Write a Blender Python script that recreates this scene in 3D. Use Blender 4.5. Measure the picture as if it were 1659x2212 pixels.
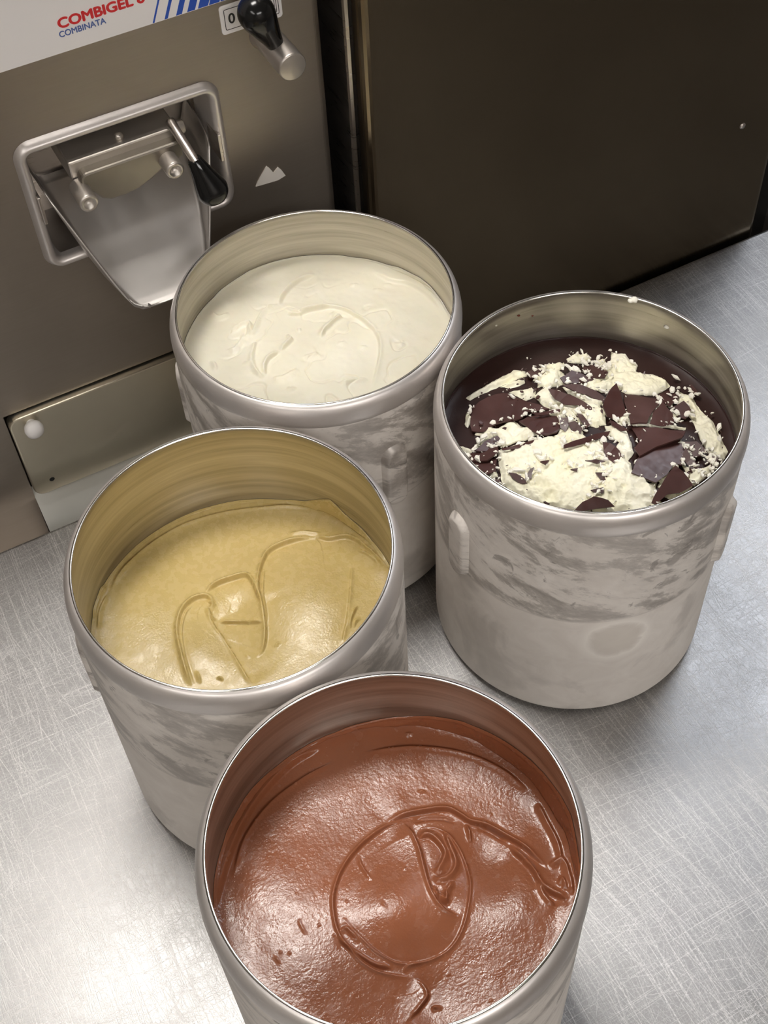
import bpy, bmesh, math, random
import numpy as np
from mathutils import Vector, Matrix, noise as mnoise

for o in list(bpy.data.objects): bpy.data.objects.remove(o)
sc = bpy.context.scene
COL = sc.collection

# ------------------------------------------------------------------ camera
F = 2846.676
CAM = np.array([-0.06782, -0.69758, 0.84250])
RT = np.array([0.88138, -0.47081, -0.03874])
UP = np.array([0.39466, 0.68879, 0.60812])
FW = np.array([0.25963, 0.55127, -0.79290])
cd = bpy.data.cameras.new('camera'); cam = bpy.data.objects.new('camera', cd); COL.objects.link(cam)
cd.sensor_fit = 'HORIZONTAL'; cd.sensor_width = 36.0; cd.lens = F / 1659 * 36.0
cd.clip_start = 0.02; cd.clip_end = 50
cam.matrix_world = Matrix(((RT[0], UP[0], -FW[0], CAM[0]), (RT[1], UP[1], -FW[1], CAM[1]),
                           (RT[2], UP[2], -FW[2], CAM[2]), (0, 0, 0, 1)))
sc.camera = cam

# ------------------------------------------------------------------ world, exposure
w = bpy.data.worlds.new('world'); sc.world = w; w.use_nodes = True
w.node_tree.nodes['Background'].inputs[0].default_value = (0.9, 0.93, 1.0, 1)
w.node_tree.nodes['Background'].inputs[1].default_value = 0.05
vs = sc.view_settings
vs.view_transform = 'Standard'; vs.look = 'None'; vs.gamma = 1.0; vs.use_curve_mapping = False
vs.exposure = 0.12
LAMP_A = 31.0      # emission of the ceiling luminaire over the table
LAMP_B = 7.0       # emission of the luminaires over the rest of the kitchen

# ------------------------------------------------------------------ pixel helpers (photo is 1659 x 2212)
def ray(x, y): return (x - 829.5) / F * RT - (y - 1106) / F * UP + FW
def PZ(x, y, z):
    d = ray(x, y); return CAM + d * (z - CAM[2]) / d[2]
def PY(x, y, yy):
    d = ray(x, y); return CAM + d * (yy - CAM[1]) / d[1]
def PN(x, y, p0, n):
    d = ray(x, y); return CAM + d * (np.dot(np.array(p0) - CAM, n) / np.dot(d, n))

# ------------------------------------------------------------------ materials
MATS = {}
def newmat(name):
    m = bpy.data.materials.new(name); m.use_nodes = True
    nt = m.node_tree; b = nt.nodes['Principled BSDF']; MATS[name] = m
    return m, nt, b
def N(nt, typ, **kw):
    n = nt.nodes.new(typ)
    for k, v in kw.items():
        if k in n.inputs: n.inputs[k].default_value = v
        else: setattr(n, k, v)
    return n
def L(nt, a, b): nt.links.new(a, b)
def coords(nt, scale=(1, 1, 1), rot=(0, 0, 0), kind='Object'):
    tc = N(nt, 'ShaderNodeTexCoord'); mp = N(nt, 'ShaderNodeMapping')
    mp.inputs['Scale'].default_value = scale; mp.inputs['Rotation'].default_value = rot
    L(nt, tc.outputs[kind], mp.inputs['Vector']); return mp.outputs['Vector']
def noise(nt, vec, scale, detail=3.0, rough=.55, dist=0.0):
    n = N(nt, 'ShaderNodeTexNoise'); n.inputs['Scale'].default_value = scale
    n.inputs['Detail'].default_value = detail; n.inputs['Roughness'].default_value = rough
    n.inputs['Distortion'].default_value = dist
    L(nt, vec, n.inputs['Vector']); return n.outputs['Fac']
def ramp(nt, fac, stops):
    r = N(nt, 'ShaderNodeValToRGB'); e = r.color_ramp.elements
    while len(e) < len(stops): e.new(0.5)
    for k, (p, c) in enumerate(stops):
        e[k].position = p; e[k].color = (c, c, c, 1) if not isinstance(c, tuple) else (*c, 1)
    L(nt, fac, r.inputs['Fac']); return r.outputs['Color']
def math_(nt, op, a, b=None):
    n = N(nt, 'ShaderNodeMath', operation=op)
    for i, s in enumerate((a, b)):
        if s is None: continue
        if isinstance(s, (int, float)): n.inputs[i].default_value = s
        else: L(nt, s, n.inputs[i])
    return n.outputs[0]
def mixc(nt, fac, a, b):
    n = N(nt, 'ShaderNodeMix', data_type='RGBA')
    for s, i in ((fac, 0), (a, 6), (b, 7)):
        if isinstance(s, (int, float)): n.inputs[i].default_value = s
        elif isinstance(s, tuple): n.inputs[i].default_value = (*s, 1)
        else: L(nt, s, n.inputs[i])
    return n.outputs[2]
def bump(nt, b, h, strength, dist):
    n = N(nt, 'ShaderNodeBump'); n.inputs['Strength'].default_value = strength
    n.inputs['Distance'].default_value = dist
    L(nt, h, n.inputs['Height']); L(nt, n.outputs[0], b.inputs['Normal']); return n

def plain(name, col, rough=.5, metal=0.0, spec=.5):
    m, nt, b = newmat(name)
    b.inputs['Base Color'].default_value = (*col, 1); b.inputs['Roughness'].default_value = rough
    b.inputs['Metallic'].default_value = metal; b.inputs['Specular IOR Level'].default_value = spec
    v = coords(nt); n = noise(nt, v, 60, 4)
    L(nt, ramp(nt, n, [(.3, max(0, rough - .05)), (.7, min(1, rough + .05))]), b.inputs['Roughness'])
    return m

def brushed(name, col, rough, stretch, scale=40, var=.12, bmp=.02, metal=1.0, cvar=.12):
    m, nt, b = newmat(name)
    b.inputs['Metallic'].default_value = metal
    v = coords(nt, stretch); n = noise(nt, v, scale, 5, .6)
    cl = noise(nt, coords(nt), 9, 4, .6)
    L(nt, ramp(nt, n, [(.25, rough - var), (.75, rough + var)]), b.inputs['Roughness'])
    c0 = tuple(c * (1 - cvar) for c in col); c1 = tuple(min(1, c * (1 + cvar)) for c in col)
    L(nt, mixc(nt, ramp(nt, cl, [(.3, 0.0), (.7, 1.0)]), c0, c1), b.inputs['Base Color'])
    bump(nt, b, n, .3, bmp * .01)
    return m

# stainless table top: cross-hatched scratches, each with its own direction
def table_mat():
    m, nt, b = newmat('scratched_table_steel'); b.inputs['Metallic'].default_value = 1.0
    acc = None
    for k, (ang, sx, sy, sc_, lo, hi) in enumerate([(-1.55, 1, 110, 13, .565, .67), (-1.75, 1, 150, 9, .58, .68), (-1.38, 1, 120, 16, .60, .70), (-.03, 1, 120, 13, .59, .69),
                                              (.35, 1, 130, 18, .61, .71), (-.5, 1, 110, 22, .63, .71), (1.0, 1, 130, 24, .63, .71), (2.2, 1, 120, 28, .64, .72)]):
        wv = coords(nt, (3, 3, 3)); dn = N(nt, 'ShaderNodeTexNoise'); dn.inputs['Scale'].default_value = 1.2; dn.inputs['Detail'].default_value = 1
        L(nt, wv, dn.inputs['Vector'])
        tc = N(nt, 'ShaderNodeTexCoord'); add = N(nt, 'ShaderNodeVectorMath', operation='MULTIPLY_ADD')
        L(nt, dn.outputs['Color'], add.inputs[0]); add.inputs[1].default_value = (.03, .03, 0); L(nt, tc.outputs['Object'], add.inputs[2])
        mp0 = N(nt, 'ShaderNodeMapping'); mp0.inputs['Rotation'].default_value = (0, 0, ang); mp0.inputs['Location'].default_value = (k * 3.1, k * 1.7, 0)
        L(nt, add.outputs[0], mp0.inputs['Vector'])
        mp = N(nt, 'ShaderNodeMapping'); mp.inputs['Scale'].default_value = (sx, sy, 1); L(nt, mp0.outputs[0], mp.inputs['Vector'])
        nz = noise(nt, mp.outputs[0], sc_, 2, .5)
        line = ramp(nt, nz, [(lo, 0.0), (hi, 1.0)])
        acc = line if acc is None else math_(nt, 'MAXIMUM', acc, line)
    blot = noise(nt, coords(nt), 7, 5, .6)
    fine = noise(nt, coords(nt), 700, 4, .65)
    rg = math_(nt, 'ADD', ramp(nt, blot, [(.3, .34), (.7, .44)]), math_(nt, 'MULTIPLY', acc, .14))
    rg = math_(nt, 'ADD', rg, math_(nt, 'MULTIPLY', math_(nt, 'SUBTRACT', fine, .5), .18))
    L(nt, rg, b.inputs['Roughness'])
    c = mixc(nt, math_(nt, 'MULTIPLY', acc, 1.0), (.35, .348, .347), (.68, .675, .665))
    c = mixc(nt, ramp(nt, fine, [(.35, .7), (.65, 0.0)]), c, (.29, .288, .286))
    L(nt, c, b.inputs['Base Color'])
    bump(nt, b, math_(nt, 'ADD', math_(nt, 'MULTIPLY', acc, -1.0), math_(nt, 'MULTIPLY', fine, .5)), .16, .0002)
    return m

# frosted outer wall of a gelato can: matte frost, wiped and melted patches, a frost line half-way up
def frost_mat(name, seed, line=.122, stamp=None):
    m, nt, b = newmat(name)
    tc = N(nt, 'ShaderNodeTexCoord'); sep = N(nt, 'ShaderNodeSeparateXYZ'); L(nt, tc.outputs['Object'], sep.inputs[0])
    ang = math_(nt, 'ARCTAN2', sep.outputs['Y'], sep.outputs['X'])
    comb = N(nt, 'ShaderNodeCombineXYZ'); L(nt, math_(nt, 'MULTIPLY', ang, .0987), comb.inputs[0]); L(nt, sep.outputs['Z'], comb.inputs[1])
    comb.inputs[2].default_value = seed
    mp = N(nt, 'ShaderNodeMapping'); mp.inputs['Rotation'].default_value = (0, 0, .38); L(nt, comb.outputs[0], mp.inputs['Vector'])
    mp2 = N(nt, 'ShaderNodeMapping'); mp2.inputs['Scale'].default_value = (1, 2.3, 1); L(nt, mp.outputs[0], mp2.inputs['Vector'])
    n1 = noise(nt, mp2.outputs[0], 21, 11, .70, .25)
    n2 = noise(nt, comb.outputs[0], 14, 5, .55, .8)
    n3 = noise(nt, mp2.outputs[0], 150, 4, .6)
    n4 = noise(nt, comb.outputs[0], 40, 6, .6, 1.0)
    zl = math_(nt, 'ADD', sep.outputs['Z'], math_(nt, 'MULTIPLY', math_(nt, 'SUBTRACT', n2, .5), .006))
    up = ramp(nt, math_(nt, 'MULTIPLY', math_(nt, 'SUBTRACT', zl, line - .012), 40.0), [(.44, 0.0), (.50, 1.0)])
    wet_u = ramp(nt, n1, [(.40, 1.0), (.485, .6), (.52, .15), (.60, 0.0)])
    wet_l = math_(nt, 'MULTIPLY', ramp(nt, n2, [(.38, 1.0), (.46, 0.0)]), .35)
    wet = math_(nt, 'ADD', math_(nt, 'MULTIPLY', wet_u, up), math_(nt, 'MULTIPLY', wet_l, math_(nt, 'SUBTRACT', 1.0, up)))
    dark = math_(nt, 'MULTIPLY', ramp(nt, n4, [(.62, 0.0), (.66, 1.0)]), up)
    c = mixc(nt, ramp(nt, n4, [(.3, 0.0), (.7, 1.0)]), (.74, .69, .635), (.84, .795, .74))
    c = mixc(nt, math_(nt, 'MULTIPLY', wet, .9), c, (.43, .395, .36))
    c = mixc(nt, math_(nt, 'MULTIPLY', dark, .65), c, (.30, .27, .245))
    # thin dark ring under the frost line
    ring = ramp(nt, math_(nt, 'MULTIPLY', math_(nt, 'SUBTRACT', zl, line - .012), 40.0), [(.40, 0.0), (.45, .5), (.49, 0.0)])
    c = mixc(nt, ring, c, (.52, .48, .44))
    if stamp:
        du = math_(nt, 'DIVIDE', math_(nt, 'SUBTRACT', ang, math.radians(stamp[0])), stamp[2] / .0987)
        dv = math_(nt, 'DIVIDE', math_(nt, 'SUBTRACT', sep.outputs['Z'], stamp[1]), stamp[3])
        dd = math_(nt, 'SQRT', math_(nt, 'ADD', math_(nt, 'MULTIPLY', du, du), math_(nt, 'MULTIPLY', dv, dv)))
        dd = math_(nt, 'MULTIPLY', math_(nt, 'ADD', dd, math_(nt, 'MULTIPLY', math_(nt, 'SUBTRACT', n4, .5), .5)), .5)
        c = mixc(nt, ramp(nt, dd, [(.40, 0.0), (.46, .22), (.50, .75), (.56, .4), (.66, 0.0)]), c, (.92, .88, .82))
        c = mixc(nt, ramp(nt, dd, [(.36, .45), (.46, 0.0)]), c, (.62, .57, .50))
    L(nt, c, b.inputs['Base Color'])
    L(nt, ramp(nt, wet, [(0.0, .62), (1.0, .42)]), b.inputs['Roughness'])
    L(nt, ramp(nt, wet, [(0.0, .15), (1.0, .5)]), b.inputs['Metallic'])
    bump(nt, b, math_(nt, 'ADD', math_(nt, 'MULTIPLY', wet, -1.0), math_(nt, 'MULTIPLY', n3, .3)), .18, .0004)
    return m

def gelato_mat(name, col, col2, rough, grain=520, gstr=.35, sss=.12, rad=(.004, .003, .0015), attr=None, spec=.5):
    m, nt, b = newmat(name)
    n = noise(nt, coords(nt), 22, 4); g = noise(nt, coords(nt), grain, 3, .6); g2 = noise(nt, coords(nt), grain * .28, 2, .5)
    c = mixc(nt, ramp(nt, n, [(.35, 0.0), (.65, 1.0)]), col, col2)
    L(nt, c, b.inputs['Base Color'])
    L(nt, ramp(nt, g2, [(.3, rough - .08), (.7, rough + .1)]), b.inputs['Roughness'])
    b.inputs['Subsurface Weight'].default_value = sss; b.inputs['Subsurface Radius'].default_value = rad
    b.inputs['Subsurface Scale'].default_value = 1.0; b.inputs['Specular IOR Level'].default_value = spec
    bump(nt, b, math_(nt, 'ADD', g, math_(nt, 'MULTIPLY', g2, .5)), gstr, .0006)
    return m

M_table = table_mat()
M_steel = brushed('brushed_steel', (.55, .51, .47), .34, (1, 1, 14))
M_panel = brushed('brushed_front_steel', (.37, .328, .282), .50, (1.5, 1, 30), 30, .05, .006, cvar=.05)
M_cover = brushed('cover_steel', (.72, .67, .54), .38, (1, 1, 6), 8, .03, .002, cvar=.04)
M_door = brushed('cabinet_door_steel', (.18, .145, .10), .23, (30, 1, 1), 26, .04, .008, cvar=.05)
def inner_mat():
    m, nt, b = newmat('can_inner_steel'); b.inputs['Metallic'].default_value = .9
    st_ = noise(nt, coords(nt, (1, 1, 26)), 5, 6, .6, .4); fn = noise(nt, coords(nt, (1.2, 1.2, 60)), 12, 4)
    L(nt, mixc(nt, ramp(nt, st_, [(.38, 0.0), (.62, 1.0)]), (.40, .37, .315), (.60, .57, .505)), b.inputs['Base Color'])
    L(nt, math_(nt, 'ADD', ramp(nt, st_, [(.35, .28), (.65, .42)]), math_(nt, 'MULTIPLY', math_(nt, 'SUBTRACT', fn, .5), .1)), b.inputs['Roughness'])
    bump(nt, b, fn, .2, .0001)
    return m
M_inner = inner_mat()
M_rim = brushed('can_rim_steel', (.70, .66, .63), .42, (4, 4, 20), 20, .06, .006, metal=.8)
M_edge = plain('can_edge_steel', (.86, .84, .80), .2, 1.0)
M_chute = brushed('chute_steel', (.66, .63, .60), .42, (6, 1, 1), 14, .04, .002)
M_cast = brushed('cast_steel', (.56, .52, .47), .38, (1, 1, 1), 70, .08, .03, metal=.88)
M_black = plain('black_plastic', (.006, .006, .006), .14, 0, .35)
M_white_plastic = plain('white_plastic', (.86, .84, .82), .35)
M_fascia = plain('white_fascia', (.93, .905, .90), .45)
M_red = plain('red_print', (.72, .03, .035), .5)
M_blue = plain('blue_print', (.02, .09, .50), .5)
M_blue2 = plain('pale_blue_print', (.10, .16, .42), .5)
M_ink = plain('black_print', (.02, .02, .02), .5)
M_gasket = plain('dark_gasket', (.012, .011, .010), .6)
M_hole = plain('dark_hole', (.01, .01, .01), .8)
M_wall = plain('wall_paint', (.42, .385, .345), .8)
M_ceil = plain('ceiling_paint', (.55, .53, .50), .85)
M_gap_shade = plain('gap_shade_black', (.03, .028, .026), .8)  # near-black stands in for the shade in the gap beside the cabinet
M_floor = plain('floor_tile', (.16, .13, .105), .5)
M_dim = brushed('machine_side_steel', (.30, .27, .24), .45, (1, 1, 14))
M_paper = plain('torn_label_paper', (.78, .74, .68), .7)

# ------------------------------------------------------------------ mesh helpers
def mesh(name, verts, faces, mat, parent=None, smooth=False, loc=None):
    me = bpy.data.meshes.new(name)
    me.from_pydata([tuple(map(float, v)) for v in verts], [], [tuple(map(int, f)) for f in faces])
    me.materials.append(mat)
    if smooth: me.polygons.foreach_set('use_smooth', [True] * len(me.polygons))
    me.update()
    o = bpy.data.objects.new(name, me); COL.objects.link(o)
    if parent is not None: o.parent = parent
    if loc is not None: o.location = loc
    return o
def frombm(name, bm, mat, parent=None, smooth=False):
    bmesh.ops.recalc_face_normals(bm, faces=bm.faces)
    me = bpy.data.meshes.new(name); bm.to_mesh(me); bm.free(); me.materials.append(mat)
    if smooth: me.polygons.foreach_set('use_smooth', [True] * len(me.polygons))
    o = bpy.data.objects.new(name, me); COL.objects.link(o)
    if parent is not None: o.parent = parent
    return o
def box(name, lo, hi, mat, parent=None, bev=0.0, seg=2):
    bm = bmesh.new(); bmesh.ops.create_cube(bm, size=1)
    lo, hi = Vector(lo), Vector(hi)
    for v in bm.verts: v.co = Vector([(lo[i] + hi[i]) / 2 + v.co[i] * (hi[i] - lo[i]) for i in range(3)])
    if bev: bmesh.ops.bevel(bm, geom=list(bm.edges), offset=bev, segments=seg, affect='EDGES', profile=.5)
    return frombm(name, bm, mat, parent)
def lathe(name, prof, mat, parent=None, n=128, axis=None, cap0=False, cap1=False, smooth=True):
    """prof = [(r, h)]; axis = (P0, P1) maps h along P0->P1 (h in metres from P0)"""
    vs_, fs = [], []
    if axis is None: O, Zv = Vector((0, 0, 0)), Vector((0, 0, 1))
    else: O = Vector(axis[0]); Zv = (Vector(axis[1]) - O).normalized()
    Xv = Zv.orthogonal().normalized() if axis is not None else Vector((1, 0, 0)); Yv = Zv.cross(Xv)
    for r, h in prof:
        for k in range(n):
            a = 2 * math.pi * k / n
            vs_.append(O + Zv * h + Xv * (r * math.cos(a)) + Yv * (r * math.sin(a)))
    for i in range(len(prof) - 1):
        for k in range(n):
            k2 = (k + 1) % n
            fs.append((i * n + k, i * n + k2, (i + 1) * n + k2, (i + 1) * n + k))
    if cap0: fs.append(tuple(range(n - 1, -1, -1)))
    if cap1: fs.append(tuple((len(prof) - 1) * n + k for k in range(n)))
    return mesh(name, vs_, fs, mat, parent, smooth)
def prism_y(name, pts, y0, y1, mat, parent=None, bev=0.0, smooth=False):
    """outline pts (x, z), thickness y0..y1"""
    bm = bmesh.new(); vv = [bm.verts.new((x, y0, z)) for x, z in pts]; f = bm.faces.new(vv)
    r = bmesh.ops.extrude_face_region(bm, geom=[f]); ev = [g for g in r['geom'] if isinstance(g, bmesh.types.BMVert)]
    for v in ev: v.co.y = y1
    if bev:
        e = [e for e in bm.edges if abs(e.verts[0].co.y - y0) < 1e-7 and abs(e.verts[1].co.y - y0) < 1e-7]
        bmesh.ops.bevel(bm, geom=e, offset=bev, segments=2, affect='EDGES', profile=.5)
    return frombm(name, bm, mat, parent, smooth)
def rrect(x0, x1, z0, z1, r, n=6):
    out = []
    for cx, cz, a0 in ((x1 - r, z1 - r, 0), (x0 + r, z1 - r, 90), (x0 + r, z0 + r, 180), (x1 - r, z0 + r, 270)):
        for k in range(n + 1):
            a = math.radians(a0 + 90 * k / n); out.append((cx + r * math.cos(a), cz + r * math.sin(a)))
    return out
def sweep_rrect(name, rect, r, sec, mat, parent=None, n=8):
    """sweep section [(outward offset, y)] round a rounded rectangle"""
    x0, x1, z0, z1 = rect; vs_, fs = [], []
    path = rrect(x0, x1, z0, z1, r, n); m = len(path)
    for s, y in sec:
        for (x, z) in rrect(x0 - s, x1 + s, z0 - s, z1 + s, max(r + s, .0005), n): vs_.append((x, y, z))
    for i in range(len(sec) - 1):
        for k in range(m):
            k2 = (k + 1) % m; fs.append((i * m + k, i * m + k2, (i + 1) * m + k2, (i + 1) * m + k))
    return mesh(name, vs_, fs, mat, parent, True)
def text(name, s, x, y, z, size, mat, parent, width=None, bold=0.0):
    c = bpy.data.curves.new(name, 'FONT'); c.body = s; c.size = size; c.extrude = .00008
    t = bpy.data.objects.new(name, c); COL.objects.link(t)
    dg = bpy.context.evaluated_depsgraph_get(); me = bpy.data.meshes.new_from_object(t.evaluated_get(dg))
    bpy.data.objects.remove(t)
    co = np.array([v.co[:] for v in me.vertices]); x0, x1 = co[:, 0].min(), co[:, 0].max()
    k = 1.0 if width is None else width / (x1 - x0)
    fs = [tuple(p.vertices) for p in me.polygons]; V, Fc = [], []
    for dx, dz in ([(0, 0)] if not bold else [(-bold, 0), (bold, 0), (0, bold * .7), (0, -bold * .7)]):
        i0 = len(V); V += [(x + (c_[0] - x0) * k + dx, y - c_[2] - len(V) * 3e-8, z + c_[1] + dz) for c_ in co]; Fc += [tuple(i0 + q for q in f_) for f_ in fs]
    me = bpy.data.meshes.new(name); me.from_pydata(V, [], Fc); me.update()
    me.materials.clear(); me.materials.append(mat); me.name = name
    o = bpy.data.objects.new(name, me); COL.objects.link(o); o.parent = parent
    return o
def empty(name, label, cat, loc=(0, 0, 0), group=None):
    o = bpy.data.objects.new(name, None); COL.objects.link(o); o.location = loc; o.empty_display_size = .05
    o['label'] = label; o['category'] = cat
    if group: o['group'] = group
    return o
def tag(o, label, cat, group=None):
    o['label'] = label; o['category'] = cat
    if group: o['group'] = group
    return o
def struct(o): o['kind'] = 'structure'; return o

# ------------------------------------------------------------------ room
FZ, CZ = -0.90, 1.75
struct(box('floor', (-2.2, -3.0, FZ - .05), (2.4, 1.0, FZ), M_floor))
struct(box('ceiling', (-2.2, -3.0, CZ), (2.4, 1.0, CZ + .05), M_ceil))
struct(box('wall_back', (-2.2, .90, FZ), (2.4, 1.0, CZ), M_wall))
struct(box('wall_front', (-2.2, -3.1, FZ), (2.4, -3.0, CZ), M_wall))
struct(box('wall_left', (-2.3, -3.1, FZ), (-2.2, 1.0, CZ), M_wall))
struct(box('wall_right', (2.4, -3.1, FZ), (2.5, 1.0, CZ), M_wall))
struct(box('gap_shade_block', (.735, .06, FZ), (.90, .90, .10), M_gap_shade))  # added block, its dark colour keeps the gap right of the cabinet black

def luminaire(cx, cy, sx, sy, power, col, label):
    e = empty('ceiling_light', label, 'light', (cx, cy, CZ))
    box('housing', (-sx / 2 - .02, -sy / 2 - .02, -.05), (sx / 2 + .02, sy / 2 + .02, 0), M_white_plastic, e, .004)
    m, nt, b = newmat('diffuser'); b.inputs['Base Color'].default_value = (.9, .9, .9, 1)
    b.inputs['Emission Color'].default_value = (*col, 1); b.inputs['Emission Strength'].default_value = power
    box('diffuser', (-sx / 2, -sy / 2, -.058), (sx / 2, sy / 2, -.0505), m, e)
luminaire(.05, .16, .50, .32, LAMP_A, (1.0, .955, .905), 'warm ceiling light panel above the work table')
luminaire(-1.2, -1.3, .3, 1.2, LAMP_B * 1.4, (1.0, .96, .92), 'ceiling light panel near the left kitchen wall')
luminaire(.1, -2.3, 1.2, .6, LAMP_B * 1.7, (1.0, .965, .94), 'ceiling light panel near the kitchen wall facing the batch freezer')
luminaire(1.45, .42, .7, .7, LAMP_B * 1.1, (.86, .91, 1.0), 'square cool ceiling light panel near the right kitchen wall')

# ------------------------------------------------------------------ work table
tb = empty('work_table', 'scratched stainless steel work table under the four gelato cans', 'table', (0, 0, FZ))
box('table_top', (-1.0, -.72, -.04 - FZ), (1.25, .006, 0 - FZ), M_table, tb, .003)
for x in (-.93, 1.18):
    for y in (-.66, -.06):
        box('leg', (x - .02, y - .02, 0), (x + .02, y + .02, -.04 - FZ), M_steel, tb, .003)
box('undershelf', (-.95, -.68, .18), (1.2, -.04, .20), M_steel, tb)

# ------------------------------------------------------------------ batch freezer (left)
YM = .045
MX0, MX1, MZ1 = -.36, .2585, .54
mc = empty('batch_freezer', 'steel gelato batch freezer with white lettered fascia, spout and black-grip levers', 'machine', (0, 0, FZ))
MP = []          # (object) to lift by -FZ after building
def mp(o): MP.append(o); return o
# skin
HX0, HX1, HZ0, HZ1 = .0385, .1715, .2245, .3165
CVX0, CVZ1 = -.0345, .0985
def quad_plate(rects, y0, y1):
    v = []
    f = []
    for (x0, x1, z0, z1) in rects:
        i = len(v); v += [(x0, y0, z0), (x1, y0, z0), (x1, y0, z1), (x0, y0, z1)]; f.append((i, i + 1, i + 2, i + 3))
    return v, f
v, f = quad_plate([(MX0, HX0, CVZ1, MZ1), (HX0, HX1, HZ1, MZ1), (HX0, HX1, CVZ1, HZ0), (HX1, MX1 - .006, CVZ1, MZ1),
                   (MX0, CVX0, FZ + .08, CVZ1)], YM, YM)
# rounded right-hand corner running into the side
for k in range(6):
    a0, a1 = math.pi / 2 * k / 6, math.pi / 2 * (k + 1) / 6
    p = [(MX1 - .006 + .006 * math.sin(a), YM + .006 - .006 * math.cos(a)) for a in (a0, a1)]
    i = len(v); v += [(p[0][0], p[0][1], FZ + .08), (p[1][0], p[1][1], FZ + .08), (p[1][0], p[1][1], MZ1), (p[0][0], p[0][1], MZ1)]
    f.append((i, i + 1, i + 2, i + 3))
i = len(v); v += [(.205, YM, FZ + .08), (MX1 - .006, YM, FZ + .08), (MX1 - .006, YM, CVZ1), (.205, YM, CVZ1)]; f.append((i, i + 1, i + 2, i + 3))
mp(mesh('front_panel', v, f, M_panel, mc))
mp(box('side_panel', (MX1 - .002, YM + .006, FZ + .08), (MX1, .78, MZ1), M_dim, mc))
mp(box('side_panel', (MX0, YM + .001, FZ + .08), (MX0 + .002, .78, MZ1), M_dim, mc))
mp(box('top_panel', (MX0, YM + .001, MZ1 - .002), (MX1, .78, MZ1), M_panel, mc))
mp(box('back_panel', (MX0, .778, FZ + .08), (MX1, .78, MZ1), M_dim, mc))
M_kick = brushed('kick_plate_steel', (.80, .80, .74), .5, (1, 1, 6), 8, .03, .002, metal=.1, cvar=.04)
mp(mesh('drip_shelf', [(CVX0, .0505, .0075), (.205, .0505, .0075), (.205, .010, -.050), (CVX0, .010, -.050), (.205, .010, -.30), (CVX0, .010, -.30)], [(3, 2, 1, 0), (5, 4, 2, 3)], M_kick, mc))
mp(box('opening_return', (CVX0 - .003, YM + .0005, FZ + .08), (CVX0, YM + .008, CVZ1), M_panel, mc))
for x in (MX0 + .05, MX1 - .05):
    for y in (.12, .70):
        mp(lathe('foot', [(.02, 0), (.02, .02), (.012, .025), (.012, .085)], M_black, mc, 16, ((x, y, FZ), (x, y, FZ + 1)), cap0=True))
# lower cover with white knob
cv_pts = [(x, z) for x, z in rrect(CVX0 + .0012, .20, .0055, .0968, .009, 6)]
cv = mp(prism_y('cover_panel', cv_pts, YM - .006, YM + .0035, M_cover, mc, .0012))
k = PY(70, 920, YM - .010)
mp(lathe('knob', [(.0035, 0), (.0035, .003), (.0066, .0045), (.0075, .008), (.0068, .0115), (.004, .0138), (.0005, .0145)], M_white_plastic, mc, 32,
         ((k[0], YM - .006, k[2]), (k[0], YM - 1, k[2])), cap1=True))
h = PY(113, 1036, YM - .0065)
mp(lathe('screw_hole', [(.0022, 0), (.0018, .0004)], M_hole, mc, 16, ((h[0], YM - .006, h[2]), (h[0], YM - 1, h[2])), cap1=True))

# fascia with lettering
FZ0 = .3745
fa = mp(prism_y('fascia', [(MX0 + .004, FZ0), (MX1 - .008, FZ0), (MX1 - .008, MZ1 - .01), (MX0 + .004, MZ1 - .01)], YM - .0006, YM, M_fascia, mc))
yf = YM - .0007
text('title_lettering', 'COMBIGEL 8', .0832, yf, .3907, .0092, M_red, mc, .0562, .00042)['label'] = 'red capital lettering'
text('subtitle_lettering', 'COMBINATA', .0822, yf, .3848, .0056, M_blue2, mc, .0303, .00012)['label'] = 'blue capital lettering'
for nm in ('title_lettering', 'subtitle_lettering'): MP.append(bpy.data.objects[nm])
sl = math.tan(math.radians(23))
xs = []
for a, b in ((632, 643), (703, 722), (772, 806), (838, 884), (902, 962), (968, 1030), (1036, 1098), (1106, 1166), (1176, 1236)):
    sxx = 600 / 1659
    pa, pb = PY(100 + a * sxx, 46 - (a - 640) * .118, YM), PY(100 + b * sxx, 46 - (b - 640) * .118, YM)
    x0, x1 = pa[0], pb[0]; H = .06
    mp(prism_y('stripe', [(x0, FZ0 + .0004), (x1, FZ0 + .0004), (x1 + H * sl, FZ0 + H), (x0 + H * sl, FZ0 + H)], YM - .0008, YM - .0005, M_blue, mc))
# switch legend plate
lp = mp(prism_y('legend_plate', rrect(.1868, .2306, .3508, .3712, .0022, 4), YM - .0008, YM, M_fascia, mc, .0002))
def outline(name, x0, x1, z0, z1, r, wd):
    o = sweep_rrect(name, (x0, x1, z0, z1), r, [(0, YM - .0009), (-wd, YM - .0009)], M_ink, mc, 4); return mp(o)
outline('legend_border', .1895, .2086, .3536, .3685, .0012, .0005)
outline('legend_border', .2095, .2284, .3536, .3685, .0012, .0005)
outline('legend_border', .2118, .2268, .3552, .3672, .001, .0005)
outline('legend_border', .2150, .2255, .3565, .3664, .001, .0005)
mp(text('legend_digit', '0', .1925, YM - .0009, .3578, .0100, M_ink, mc, .0042, .0002))
mp(prism_y('legend_tick', [(.2192, .3610), (.2204, .3596), (.2228, .3640), (.2236, .3638), (.2212, .3582), (.2200, .3584), (.2184, .3606)], YM - .0010, YM - .0008, M_ink, mc))

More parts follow.
